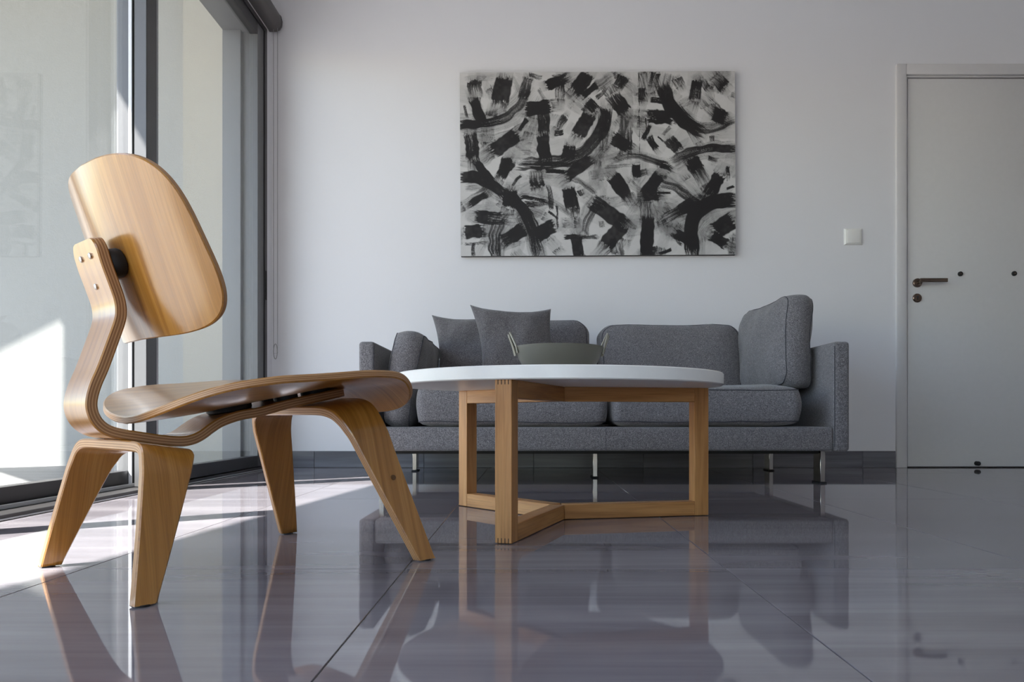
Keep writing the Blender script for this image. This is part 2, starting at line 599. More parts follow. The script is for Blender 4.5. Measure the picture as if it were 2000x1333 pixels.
panel(3, 'sliding glass panel left of the chair, out of the frame', 0.52, 1.78, True, M['frame_gloss'])
panel(4, 'sliding glass panel beside the camera', -0.65, 0.61, False, M['frame_gloss'])
panel(5, 'sliding glass panel behind the camera', -1.71, -0.56, True, M['frame_gloss'])

bl = tag(empty('roller_blind', (-1.42, 4.2, 2.44)), 'grey roller blind cassette with bead chain above the sliding window', 'blind')
prof = [(-0.034, 0.0), (-0.034, 0.095), (0.012, 0.095), (0.03, 0.082), (0.036, 0.055), (0.034, 0.028), (0.022, 0.008), (0.004, 0.0)]
verts, faces = [], []
for y in (-0.005, WY0 - 4.2):
    verts += [(x, y, z) for x, z in prof]
n = len(prof)
for i in range(n):
    faces.append((i, (i + 1) % n, n + (i + 1) % n, n + i))
faces += [tuple(range(n))[::-1], tuple(range(n, 2 * n))]
link('cassette', verts, faces, M['cassette'], bl, smooth=50)
verts = [(x * 1.06, y, z * 1.03 - 0.001) for y in (0.006, -0.008) for x, z in prof]
faces = [(i, (i + 1) % n, n + (i + 1) % n, n + i) for i in range(n)] + [tuple(range(n))[::-1], tuple(range(n, 2 * n))]
link('end_cap', verts, faces, M['cassette'], bl, smooth=50)
def chain_pts(x, y, z0, z1):
    return [(x, y, z0 + (z1 - z0) * k / 30) for k in range(31)]
cpts = chain_pts(-0.004, -0.02, 0.02, -1.80) + chain_pts(0.0185, -0.02, -1.80, 0.02)
tube('pull_chain', cpts, 0.0016, M['chain'], bl, 6)
tube('chain_clip', [(0.007 + 0.0105 * math.cos(a), -0.021, -1.79 + 0.042 * math.sin(a) * (1.0 if math.sin(a) < 0 else 1.0)) for a in [2 * math.pi * k / 24 for k in range(24)]],
     0.0022, M['chain'], bl, 8, True)

# ------------------------------------------------------------------ outside
struct(box('ground', -45, 45, -45, 45, -0.6, -0.4, M['ground']), 'pale open ground outside the house')
struct(box('floor_balcony', -8.0, XL - 0.22, -6.0, 4.9, -0.14, -0.02, M['ext_floor']), 'pale tiled balcony outside the windows')
struct(box('wall_outside', -8.0, -2.12, 4.72, 4.95, -0.1, 3.2, M['ext_wall']), 'pale rendered wall outside the large glass panel')
struct(box('wall_outside_return', -2.12, XL - 0.2, 4.6, 4.95, -0.1, 3.2, M['ext_warm']), 'beige rendered wall outside the far glass panel')
ZR = 3.2
def on_roof(x, y, z):            # where a sun ray through the point crosses the canopy's underside
    d = (ZR - z) / 1.284
    return (x - 0.82 * d, y - 0.57 * d)
WO = 4.72
def wall_px(px, py):
    return ((px - 1035) / 1470 * WO, WO, 0.283 + (816 - py) / 1470 * WO)
e_a = on_roof(-0.882, 1.253, 0)
e_b = on_roof(-0.59, 3.72, 0)
slope = (e_b[0] - e_a[0]) / (e_b[1] - e_a[1])
c0 = (e_a[0] + slope * (-5.5 - e_a[1]), -5.5)
c1 = e_b
c2 = (c1[0] - 0.82 * 1.45, c1[1] - 0.57 * 1.45)
wx, wy, wz = wall_px(122, 628)
c4 = on_roof(wx, wy, wz)
c3 = (c4[0] - 0.82 * 1.1, c4[1] - 0.57 * 1.1)
lx, ly, lz = wall_px(0, 690)
c5a = on_roof(lx, ly, lz)
k = 1.25 / (c4[0] - c5a[0])
c5 = (c4[0] + (c5a[0] - c4[0]) * k, c4[1] + (c5a[1] - c4[1]) * k)
poly = [(XL - 0.2, -5.5), c0, c1, c2, c3, c4, c5, (c5[0], 4.95), (XL - 0.2, 4.95)]  # unseen canopy, outline traced back along the sun rays to shape the sun patches
n = len(poly)
verts = [(x, y, ZR) for x, y in poly] + [(x, y, ZR + 0.18) for x, y in poly]
faces = [tuple(range(n)), tuple(range(2 * n - 1, n - 1, -1))] + [(i, n + i, n + (i + 1) % n, (i + 1) % n) for i in range(n)]
struct(link('sun_shaping_canopy', verts, faces, M['concrete']), 'unseen concrete canopy over the balcony, outline shaped to cut the sunlight')

# ------------------------------------------------------------------ plywood lounge chair
CA = math.radians(48)
CF = Vector((math.cos(CA), math.sin(CA), 0))
CR = Vector((CF.y, -CF.x, 0))
cpos = CF * 0.7 - CR * 1.41
# local axes: x forward, y to the left (far side), z up;   t = -y
chair = tag(empty('lounge_chair', (cpos.x, cpos.y, 0), CA), 'low moulded plywood lounge chair with curved back beside the window', 'chair')

def sweep(name, stations, th, mats, parent, ch=0.0022, cap_ends=True):
    """stations: (center Vector, normal Vector, side Vector, lo, hi); thickness along normal."""
    verts, faces, uvs, fm = [], [], [], []
    L = 0.0
    prev = None
    us = []
    for c, nn, bb, lo, hi in stations:
        mid = c + bb * ((lo + hi) / 2)
        if prev is not None:
            L += (c - prev).length
        prev = c
        us.append(L)
        h = th / 2
        ring = [(lo + ch, -h), (hi - ch, -h), (hi, -h + ch), (hi, h - ch), (hi - ch, h), (lo + ch, h), (lo, h - ch), (lo, -h + ch)]
        for b_, n_ in ring:
            verts.append(c + bb * b_ + nn * n_)
    R = 8
    isedge = [False, False, True, False, False, False, True, False]
    for i in range(len(stations) - 1):
        for k in range(R):
            m = (k + 1) % R
            faces.append((i * R + k, i * R + m, (i + 1) * R + m, (i + 1) * R + k))
            if isedge[k]:
                va, vb = (0.0, 1.0) if k == 2 else (1.0, 0.0)
                uvs.append([(us[i], va), (us[i], vb), (us[i + 1], vb), (us[i + 1], va)])
                fm.append(1)
            else:
                def vv(kk, st):
                    lo, hi = st[3], st[4]
                    return {0: lo, 1: hi, 2: hi, 3: hi, 4: hi, 5: lo, 6: lo, 7: lo}[kk] + (0.37 if kk in (3, 4, 5, 6) else 0)
                s0, s1 = stations[i], stations[i + 1]
                uvs.append([(us[i], vv(k, s0)), (us[i], vv(m, s0)), (us[i + 1], vv(m, s1)), (us[i + 1], vv(k, s1))])
                fm.append(0)
    if cap_ends:
        for base, rev in ((0, True), ((len(stations) - 1) * R, False)):
            f = [base + k for k in range(R)]
            v = [(0.01 * k, [0, 0, .1, .9, 1, 1, .9, .1][k]) for k in range(R)]
            if rev:
                f, v = f[::-1], v[::-1]
            faces.append(tuple(f))
            uvs.append(v)
            fm.append(1)
    return link(name, verts, faces, mats, parent, uvs, fm, smooth=38)

WM = [M['chair'], M['ply']]
# spine: side profile (forward, up) of its centre line
sp = [(-0.2545, 0.582), (-0.2500, 0.566), (-0.2425, 0.540), (-0.2315, 0.509), (-0.2225, 0.482), (-0.2200, 0.462), (-0.2222, 0.444),
      (-0.2325, 0.411), (-0.2475, 0.366), (-0.2590, 0.336), (-0.2648, 0.312), (-0.2640, 0.294), (-0.2570, 0.277),
      (-0.2440, 0.264), (-0.2240, 0.256), (-0.1900, 0.2495), (-0.1550, 0.2435), (-0.1240, 0.2405), (-0.1030, 0.2425),
      (-0.0840, 0.2505), (-0.0640, 0.2645), (-0.0440, 0.2760), (-0.0100, 0.2870), (0.0300, 0.2940), (0.1000, 0.3120), (0.2180, 0.3365)]
cl = catmull(sp, 5)
st = []
tot = len(cl)
run = 0
for i, p in enumerate(cl):
    a = cl[max(i - 1, 0)]
    b = cl[min(i + 1, tot - 1)]
    if i:
        run += float(np.linalg.norm(p - cl[i - 1]))
    t = Vector((b[0] - a[0], 0, b[1] - a[1])).normalized()
    nn = Vector((t.z, 0, -t.x))
    hw = 0.0555
    if run < 0.026:
        hw -= 0.02 * (1 - math.sqrt(max(0.0, 1 - (1 - run / 0.026) ** 2)))
    st.append((Vector((p[0], 0, p[1])), nn, Vector((0, 1, 0)), -hw, hw))
sweep('spine', st, 0.0185, WM, chair)
for sx, sz, sy in ((-0.2575, 0.553, -0.022), (-0.2575, 0.553, 0.022), (-0.2415, 0.506, 0.0)):
    lathe('screw', [(0, 0.0022), (0.0035, 0.002), (0.0052, 0.0008), (0.0055, -0.002)], M['steel'], chair, 20, (sx, -sy * -1, sz), (0, -math.pi / 2 - 0.3, 0))

def u_legs(name, outer_t, s_rear, width, corner, ztop, tilt, th):
    """U shaped bent plywood: half path in (t, z) from foot to the middle, mirrored."""
    half = []
    for k in range(9):
        z = corner[1] * k / 8
        half.append((outer_t(z), z))
    half += [tuple(p) for p in corner[2]]
    full = half + [(-t, z) for t, z in half[::-1][1:]]
    full = catmull(full, 3)
    st = []
    for i, p in enumerate(full):
        a = full[max(i - 1, 0)]
        b = full[min(i + 1, len(full) - 1)]
        tx, tz = b[0] - a[0], b[1] - a[1]
        l = math.hypot(tx, tz)
        tx, tz = tx / l, tz / l
        nt, nz = tz, -tx                     # outward normal for a path going up then across
        if nt * p[0] + nz * (p[1] - 0.1) < 0:
            nt, nz = -nt, -nz
        z = min(max(p[1], 0.0), ztop)
        c = Vector((0, -(p[0] - nt * th / 2), p[1] - nz * th / 2))
        s0 = s_rear(z)
        st.append((c, Vector((0, -nt, nz)), Vector((1, 0, 0)), s0, s0 + width(z)))
    o = sweep(name, st, th, WM, chair)
    for v in o.data.vertices:                # the seat end of the U follows the slope of the spine
        z = v.co.z
        v.co.z = z + tilt * (v.co.x - s_rear(ztop)) * max(0.0, z / ztop) ** 5
        if z < 0.006:
            v.co.z = 0.0025
    o.data.update()
    return o
u_legs('rear_legs', lambda z: 0.2316 - 0.2195 * z - 0.2563 * z * z, lambda z: -0.2667 + 0.1717 * z,
       lambda z: 0.034 + 0.2211 * z - 0.0208 * z * z,
       (0, 0.195, [(0.1705, 0.212), (0.160, 0.2295), (0.144, 0.2405), (0.122, 0.2445), (0.08, 0.2455), (0.04, 0.2455), (0.0, 0.2455)]), 0.2455, -0.17, 0.0175)
u_legs('front_legs', lambda z: 0.2657 - 0.2983 * z, lambda z: 0.2502 - 0.4272 * z,
       lambda z: 0.041 + 0.1947 * z - 0.0381 * z * z,
       (0, 0.245, [(0.184, 0.262), (0.1715, 0.280), (0.154, 0.2945), (0.13, 0.302), (0.1, 0.3045), (0.05, 0.305), (0.0, 0.305)]), 0.305, 0.2, 0.0175)
lathe('plug', [(0, 0.0012), (0.005, 0.0012), (0.0055, -0.002)], M['plug'], chair, 20, (0.222, -0.2182, 0.165), (math.radians(73), 0, 0))

def shell(name, top_pts, th, parent, rings, n, grain):
    """top_pts(k, i) -> Vector of the front surface; offset by the local normal for the back."""
    P = [[top_pts(k / rings, i) for i in range(n)] for k in range(rings + 1)]
    nv = rings * n + 1
    def idx(k, i):
        return 0 if k == 0 else 1 + (k - 1) * n + (i % n)
    base = [P[0][0]] + [P[k][i] for k in range(1, rings + 1) for i in range(n)]
    faces = []
    for i in range(n):
        faces.append((0, idx(1, i), idx(1, i + 1)))
    for k in range(1, rings):
        for i in range(n):
            faces.append((idx(k, i), idx(k + 1, i), idx(k + 1, i + 1), idx(k, i + 1)))
    nor = [Vector((0, 0, 0)) for _ in base]
    for f in faces:
        a, b, c = base[f[0]], base[f[1]], base[f[2]]
        q = (b - a).cross(c - a)
        for v in f:
            nor[v] += q
    nor = [q.normalized() for q in nor]
    verts = list(base) + [p - q * th for p, q in zip(base, nor)]
    uvs = [[grain(base[v]) for v in f] for f in faces]
    fm = [0] * len(faces)
    F = list(faces)
    for f in faces:
        F.append(tuple(nv + v for v in f[::-1]))
        uvs.append([grain(base[v]) for v in f[::-1]])
        fm.append(0)
    # edge: small rounded lips and the ply stripes between them
    ring = [idx(rings, i) for i in range(n)]
    o1 = len(verts)
    for i in ring:
        verts.append(base[i] * 1.0 - nor[i] * th * 0.16)
    o2 = len(verts)
    for i in ring:
        verts.append(base[i] * 1.0 - nor[i] * th * 0.84)
    cen = Vector((0, 0, 0))
    for i in ring:
        cen += base[i]
    cen /= len(ring)
    for j, i in enumerate(ring):
        nx = (base[ring[(j + 1) % n]] - base[ring[j - 1]]).cross(nor[i]).normalized()
        if nx.dot(base[i] - cen) < 0:
            nx = -nx
        verts[o1 + j] += nx * 0.002
        verts[o2 + j] += nx * 0.002
    L = 0.0
    for j in range(n):
        m = (j + 1) % n
        a, b = ring[j], ring[m]
        d = (base[b] - base[a]).length
        F.append((a, o1 + j, o1 + m, b)); uvs.append([grain(base[a]), grain(base[a]), grain(base[b]), grain(base[b])]); fm.append(0)
        F.append((o1 + j, o2 + j, o2 + m, o1 + m)); uvs.append([(L, 0), (L, 1), (L + d, 1), (L + d, 0)]); fm.append(1)
        F.append((o2 + j, nv + a, nv + b, o2 + m)); uvs.append([grain(base[a]), grain(base[a]), grain(base[b]), grain(base[b])]); fm.append(0)
        L += d
    return link(name, verts, F, WM, parent, uvs, fm, smooth=42)

def spow(c, p):
    return math.copysign(abs(c) ** p, c)
# backrest: rear surface given, front offset forward
BA, BK, BB, BN1, BN2, BS0, BCU, BL, BCW, BZ0 = 0.2249, 0.0959, 0.1416, 4.5, 3.44, -0.218, 1.1119, 0.3471, 0.1127, 0.5648
NB = 112
def back_pt(k, i):
    th = 2 * math.pi * i / NB
    w = BB * spow(math.sin(th), 2 / BN2) * k
    u = BA * spow(math.cos(th), 2 / BN1) * k
    u *= (1 - BK * w / BB)
    s = BS0 + BCU * u * u - BL * w + BCW * w * w
    return Vector((s, u, BZ0 + w))
back = shell('backrest', back_pt, -0.0125, chair, 16, NB, lambda p: (p.z, p.y))
# seat
def seat_z(s, t):
    ks = [-0.2, -0.15, -0.09, -0.046, 0.05, 0.136, 0.2, 0.29]
    kz = [0.2835, 0.291, 0.301, 0.311, 0.3315, 0.3515, 0.361, 0.368]
    z = float(np.interp(s, ks, kz))
    amp = float(np.interp(s, [-0.2, -0.12, 0.0, 0.1, 0.2, 0.28], [0.056, 0.047, 0.031, 0.021, 0.009, 0.004]))
    z += amp * (abs(t) / 0.25) ** 1.75
    if s > 0.19:
        z -= 0.052 * ((s - 0.19) / 0.09) ** 1.9
    return z
NS = 128
def seat_pt(k, i):
    th = 2 * math.pi * i / NS
    ex = 4.6 if math.cos(th) > 0 else 2.9
    s = 0.043 + (0.247 if math.cos(th) > 0 else 0.236) * spow(math.cos(th), 2 / ex) * k
    t = 0.273 * spow(math.sin(th), 2 / ex) * k
    # sum of a few neighbouring heights keeps the surface smooth
    z = sum(seat_z(s + d, t) for d in (-0.02, -0.01, 0, 0.01, 0.02)) / 5
    return Vector((s, t, z))
seat = shell('seat', seat_pt, 0.0138, chair, 20, NS, lambda p: (p.x, p.y))
for o in (back, seat):
    bm = bmesh.new(); bm.from_mesh(o.data); bmesh.ops.recalc_face_normals(bm, faces=bm.faces[:]); bm.to_mesh(o.data); bm.free()
    o.data.polygons.foreach_set('use_smooth', [True] * len(o.data.polygons))
    o.data.set_sharp_from_angle(angle=math.radians(42))
# rubber shock mounts
def mount(sx, sy, sz, r, h, rot):
    return lathe('rubber_mount', [(0, h / 2), (r * 0.9, h / 2), (r, h * 0.3), (r, -h * 0.3), (r * 0.9, -h / 2), (0, -h / 2)], M['black'], chair, 32, (sx, sy, sz), rot)
mount(-0.006, 0.0, 0.303, 0.042, 0.017, (0, -0.2, 0))
mount(0.098, -0.028, 0.3255, 0.024, 0.016, (0, -0.22, 0))
mount(0.098, 0.028, 0.3255, 0.024, 0.016, (0, -0.22, 0))
mount(0.17, -0.02, 0.3395, 0.03, 0.02, (0, -0.21, 0))
mount(-0.2215, -0.03, 0.545, 0.025, 0.022, (0, math.pi / 2 - 0.3, 0))
mount(-0.2215, 0.03, 0.545, 0.025, 0.022, (0, math.pi / 2 - 0.3, 0))
for t, sx in ((0.223, -0.25), (-0.223, -0.25), (0.257, 0.27), (-0.257, 0.27)):
    lathe('foot_glide', [(0, 0.003), (0.011, 0.003), (0.011, 0.0), (0, 0.0)], M['black'], chair, 20, (sx, t, 0))

# ------------------------------------------------------------------ coffee table
TX, TY = 0.08, 2.098
table = tag(empty('coffee_table', (TX, TY, 0)), 'round white coffee table on an angular oak frame in front of the sofa', 'table')
lathe('tabletop', [(0, 0.368), (0.443, 0.368), (0.446, 0.3705), (0.446, 0.3975), (0.4435, 0.4), (0, 0.4)], M['white_top'], table, 128)
RO, SEC, SW2 = 0.44, 0.043, 0.02
for ang in (-108.5, 11.8, 131.8):
    a = math.radians(ang)
    def tb(name, x0, x1, z0, z1):
        bm = box_bm(x0, x1, -SW2, SW2, z0, z1, 0.0012, 1)
        return bm_link(name, bm, M['oak'], table, 40, None, (0, 0, a))
    leg = tb('leg', RO - SEC, RO, 0.0015, 0.368)
    tb('top_rail', 0.012, RO - SEC, 0.3275, 0.368)
    tb('bottom_rail', 0.012, RO - SEC, 0.0015, 0.042)
    # finger joint lines on the outer face of the leg
    for k in range(4):
        y = -0.0125 + k * 0.0083
        for z0, z1 in ((0.0015, 0.013), (0.357, 0.3678)):
            box('finger_joint', RO - 0.003, RO + 0.0003, y - 0.001, y + 0.001, z0, z1, M['joint'], leg)

# ------------------------------------------------------------------ bowl on the table
bowl = tag(empty('wire_handled_bowl', (TX + 0.001, TY, 0.4)), 'shallow olive green bowl with wire loop handles on the white tabletop', 'bowl')
pr = [(0, 0.0), (0.07, 0.0), (0.085, 0.008), (0.1, 0.024), (0.112, 0.044), (0.1205, 0.066), (0.1235, 0.078), (0.122, 0.0795),
      (0.1195, 0.078), (0.1165, 0.066), (0.108, 0.045), (0.096, 0.027), (0.08, 0.012), (0.06, 0.006), (0, 0.005)]
lathe('bowl_body', pr, M['bowl'], bowl, 96)
for sgn, off in ((-1, -0.12), (1, 0.12)):
    pts = []
    for q in (-1, 1):
        y0 = q * 0.026
        seg = [(0.1185, y0 * 1.02, 0.06), (0.1235, y0, 0.079), (0.131, y0 * 0.62, 0.1), (0.137, y0 * 0.2, 0.116)]
        pts += seg if q == -1 else seg[::-1]
    P = catmull(pts, 5)
    ca = math.atan2(0, sgn) + off * sgn
    rot = Matrix.Rotation(ca, 3, 'Z')
    h = tube('handle', [rot @ Vector(p) for p in P], 0.0026, M['wire'], bowl, 8)
    pts2 = [(x + 0.004, y * 0.35, z - 0.006) for x, y, z in pts]
    tube('handle', [rot @ Vector(p) for p in catmull(pts2, 5)], 0.0022, M['wire'], bowl, 8)

# ------------------------------------------------------------------ sofa
SX0, SX1, SY0, SY1 = -0.713, 1.331, 3.13, 4.2
sofa = tag(empty('sofa', ((SX0 + SX1) / 2, (SY0 + SY1) / 2, 0)), 'long dark grey wool sofa with slim arms and steel legs against the wall', 'sofa')
ox, oy = (SX0 + SX1) / 2, (SY0 + SY1) / 2
def sbox(name, x0, x1, y0, y1, z0, z1, mat, bevel=0.0, seg=3):
    return box(name, x0 - ox, x1 - ox, y0 - oy, y1 - oy, z0, z1, mat, sofa, bevel, seg)
AT = 0.066
sbox('base', SX0 + AT, SX1 - AT, SY0 + 0.004, SY1 - 0.01, 0.143, 0.243, M['sofa'], 0.012)
for xa in (SX0, SX1 - AT):
    arm = sbox('arm', xa, xa + AT, SY0, SY1 - 0.02, 0.141, 0.6, M['sofa'], 0.014)
    xe = (xa + AT - 0.004) if xa < 0 else (xa + 0.004)
    tube('seam', [(xe - ox, SY0 + 0.0035 - oy, 0.16 + 0.42 * k / 8) for k in range(9)], 0.0016, M['thread'], arm, 6)
sbox('back_panel', SX0 + 0.01, SX1 - 0.01, SY1 - 0.075, SY1, 0.15, 0.6, M['sofa'], 0.014)
sbox('under_frame', SX0 + 0.1, SX1 - 0.1, SY0 + 0.08, SY1 - 0.06, 0.128, 0.146, M['black'])
sbox('base_seam', 0.316, 0.3175, SY0 + 0.003, SY0 + 0.006, 0.146, 0.24, M['thread'])
for lx, ly in ((1.255, 3.235), (1.279, 4.0), (0.305, 3.53), (-0.606, 3.96), (-0.636, 3.235)):
    leg = sbox('leg', lx - 0.0105, lx + 0.0105, ly - 0.01, ly + 0.07, 0.006, 0.145, M['steel'], 0.0015, 1)
    box('foot_pad', lx - 0.016 - ox, lx + 0.016 - ox, ly - 0.014 - oy, ly + 0.074 - oy, 0.0, 0.006, M['black'], leg, 0.001, 1)
lathe('under_frame_bolt', [(0, 0.0), (0.012, 0.0), (0.014, 0.006), (0.014, 0.02)], M['steel'], sofa, 20, (-0.1 - 0.309, -0.2, 0.11))

def rrect(hx, hy, r, n=12):
    pts = []
    for cx, cy, a0 in ((hx - r, hy - r, 0), (-hx + r, hy - r, 90), (-hx + r, -hy + r, 180), (hx - r, -hy + r, 270)):
        for k in range(n + 1):
            a = math.radians(a0 + 90 * k / n)
            pts.append((cx + r * math.cos(a), cy + r * math.sin(a)))
    # resample the straight runs
    out = []
    for i, p in enumerate(pts):
        q = pts[(i + 1) % len(pts)]
        d = math.hypot(q[0] - p[0], q[1] - p[1])
        m = max(1, int(d / 0.03))
        for k in range(m):
            out.append((p[0] + (q[0] - p[0]) * k / m, p[1] + (q[1] - p[1]) * k / m))
    return out

def cushion(name, hx, hy, b, bulge, mat, parent, seed, rc=0.05, lip=0.012, wr=0.007, seams=True, sag=None, pinch=0.0, ex=2.6):
    """boxed cushion, thickness along local z: border of half height b, faces bulging out."""
    random.seed(seed)
    per = rrect(hx, hy, rc)
    n = len(per)
    rows = []
    NBOR, NF = 8, 16
    for k in range(NF):                      # upper face from centre to edge
        q = (k + 0.35) / NF
        rows.append((q, b + bulge * (1 - q ** ex) ** 0.75))
    for k in range(NBOR + 1):
        z = b * (1 - 2 * k / NBOR)
        rows.append((1 + lip * (1 - (z / b) ** 2) / max(hx, hy) * 1.6, z))
    for k in range(NF - 1, -1, -1):
        q = (k + 0.35) / NF
        rows.append((q, -(b + bulge * (1 - q ** ex) ** 0.75)))
    off = Vector((seed * 3.7, seed * 1.3, seed * 0.7))
    verts = []
    for q, z in rows:
        for x, y in per:
            p = Vector((x * q, y * q, z))
            if pinch:
                cx, cy = abs(p.x) / hx, abs(p.y) / hy
                p.x *= 1 - pinch * (1 - cy * cy)
                p.y *= 1 - pinch * (1 - cx * cx)
            d = noise.noise_vector(p * 5.0 + off) * wr + noise.noise_vector(p * 13.0 + off) * wr * 0.45
            p += d
            if sag:
                p = sag(p)
            verts.append(p)
    R = len(rows)
    faces = [tuple(range(n))]
    for k in range(R - 1):
        for i in range(n):
            j = (i + 1) % n
            faces.append((k * n + i, (k + 1) * n + i, (k + 1) * n + j, k * n + j))
    faces.append(tuple((R - 1) * n + i for i in range(n))[::-1])
    o = link(name, verts, faces, mat, parent, smooth=180)
    if seams:
        for k in (NF, NF + NBOR):
            tube('seam', [verts[k * n + i] for i in range(0, n, 2)], 0.0022, M['thread'], o, 6, True)
    return o

# seat cushions: thickness is up
for cx, hw, sd, yy in ((-0.0765, 0.395, 3, 3.14), (0.740, 0.392, 5, 3.136)):
    c = cushion('seat_cushion', hw, 0.36, 0.068, 0.024, M['sofa'], sofa, sd, 0.042, 0.006, 0.007, True, None, 0.0, 9.0)
    c.location = (cx - ox, yy + 0.36 - oy, 0.243 + 0.09)
# back cushions: thickness is front to back, leaning
for cx, hw, sd, zz in ((-0.072, 0.362, 11, 0.592), (0.728, 0.352, 17, 0.576)):
    c = cushion('back_cushion', hw, 0.182, 0.055, 0.045, M['sofa'], sofa, sd, 0.07, 0.015, 0.012, True, None, 0.0, 3.6)
    c.location = (cx - ox, 3.93 - oy, zz)
    c.rotation_euler = (math.radians(90 - 12), 0, 0)

# loose cushions standing at the arms: thickness is sideways
c = cushion('arm_cushion', 0.197, 0.31, 0.056, 0.028, M['sofa'], None, 23, 0.06, 0.014, 0.011)
tag(c, 'grey boxed cushion standing on edge at the left sofa arm', 'cushion', 'boxed cushions at the sofa arms')
c.rotation_euler = (0, math.radians(-90 + 9), 0)
c.location = (-0.547, 3.515, 0.446)
c = cushion('arm_cushion', 0.198, 0.315, 0.058, 0.045, M['sofa'], None, 31, 0.06, 0.014, 0.017)
tag(c, 'plump grey boxed cushion standing at the right sofa arm', 'cushion', 'boxed cushions at the sofa arms')
c.rotation_euler = (0, math.radians(-90 + 3), math.radians(3))
c.location = (1.172, 3.63, 0.62)

def pillow(name, W, Hh, T, seed, shear, parent=None):
    N = 36
    off = Vector((seed * 2.1, seed * 5.3, 0.4))
    verts, faces = [], []
    for side in (1, -1):
        for j in range(N + 1):
            for i in range(N + 1):
                u, v = i / N * 2 - 1, j / N * 2 - 1
                x = W * u * (1 - 0.14 * (1 - v * v) * abs(u)) - shear * v
                y = Hh * v * (1 - 0.14 * (1 - u * u) * abs(v))
                e = max(0.0, (1 - abs(u) ** 2.2) * (1 - abs(v) ** 2.2))
                z = side * T * e ** 0.55
                p = Vector((x, y, z))
                fade = min(1.0, e * 4)
                d = noise.noise(p * 7 + off) * 0.02 + noise.noise(p * 17 + off) * 0.008
                p.z += d * fade
                verts.append(p)
    M1 = (N + 1) ** 2
    for s_ in (0, 1):
        for j in range(N):
            for i in range(N):
                q = [s_ * M1 + j * (N + 1) + i, s_ * M1 + j * (N + 1) + i + 1, s_ * M1 + (j + 1) * (N + 1) + i + 1, s_ * M1 + (j + 1) * (N + 1) + i]
                faces.append(tuple(q if s_ == 0 else q[::-1]))
    o = link(name, verts, faces, M['pillow'], parent)
    bm = bmesh.new(); bm.from_mesh(o.data)
    bmesh.ops.remove_doubles(bm, verts=bm.verts[:], dist=0.0004)
    bm.to_mesh(o.data); bm.free()
    o.data.polygons.foreach_set('use_smooth', [True] * len(o.data.polygons))
    return o
p1 = pillow('throw_pillow', 0.192, 0.2, 0.07, 2, 0.035)
tag(p1, 'charcoal throw pillow next to the left boxed cushion, partly behind another', 'pillow', 'charcoal throw pillows on the sofa')
p1.rotation_euler = (math.radians(90 - 22), math.radians(1), math.radians(-8))
p1.location = (-0.285, 3.70, 0.612)
p2 = pillow('throw_pillow', 0.195, 0.215, 0.075, 7, 0.03)
tag(p2, 'charcoal throw pillow directly behind the olive bowl, in front of the other', 'pillow', 'charcoal throw pillows on the sofa')
p2.rotation_euler = (math.radians(90 - 20), math.radians(2), math.radians(6))
p2.location = (-0.062, 3.545, 0.612)

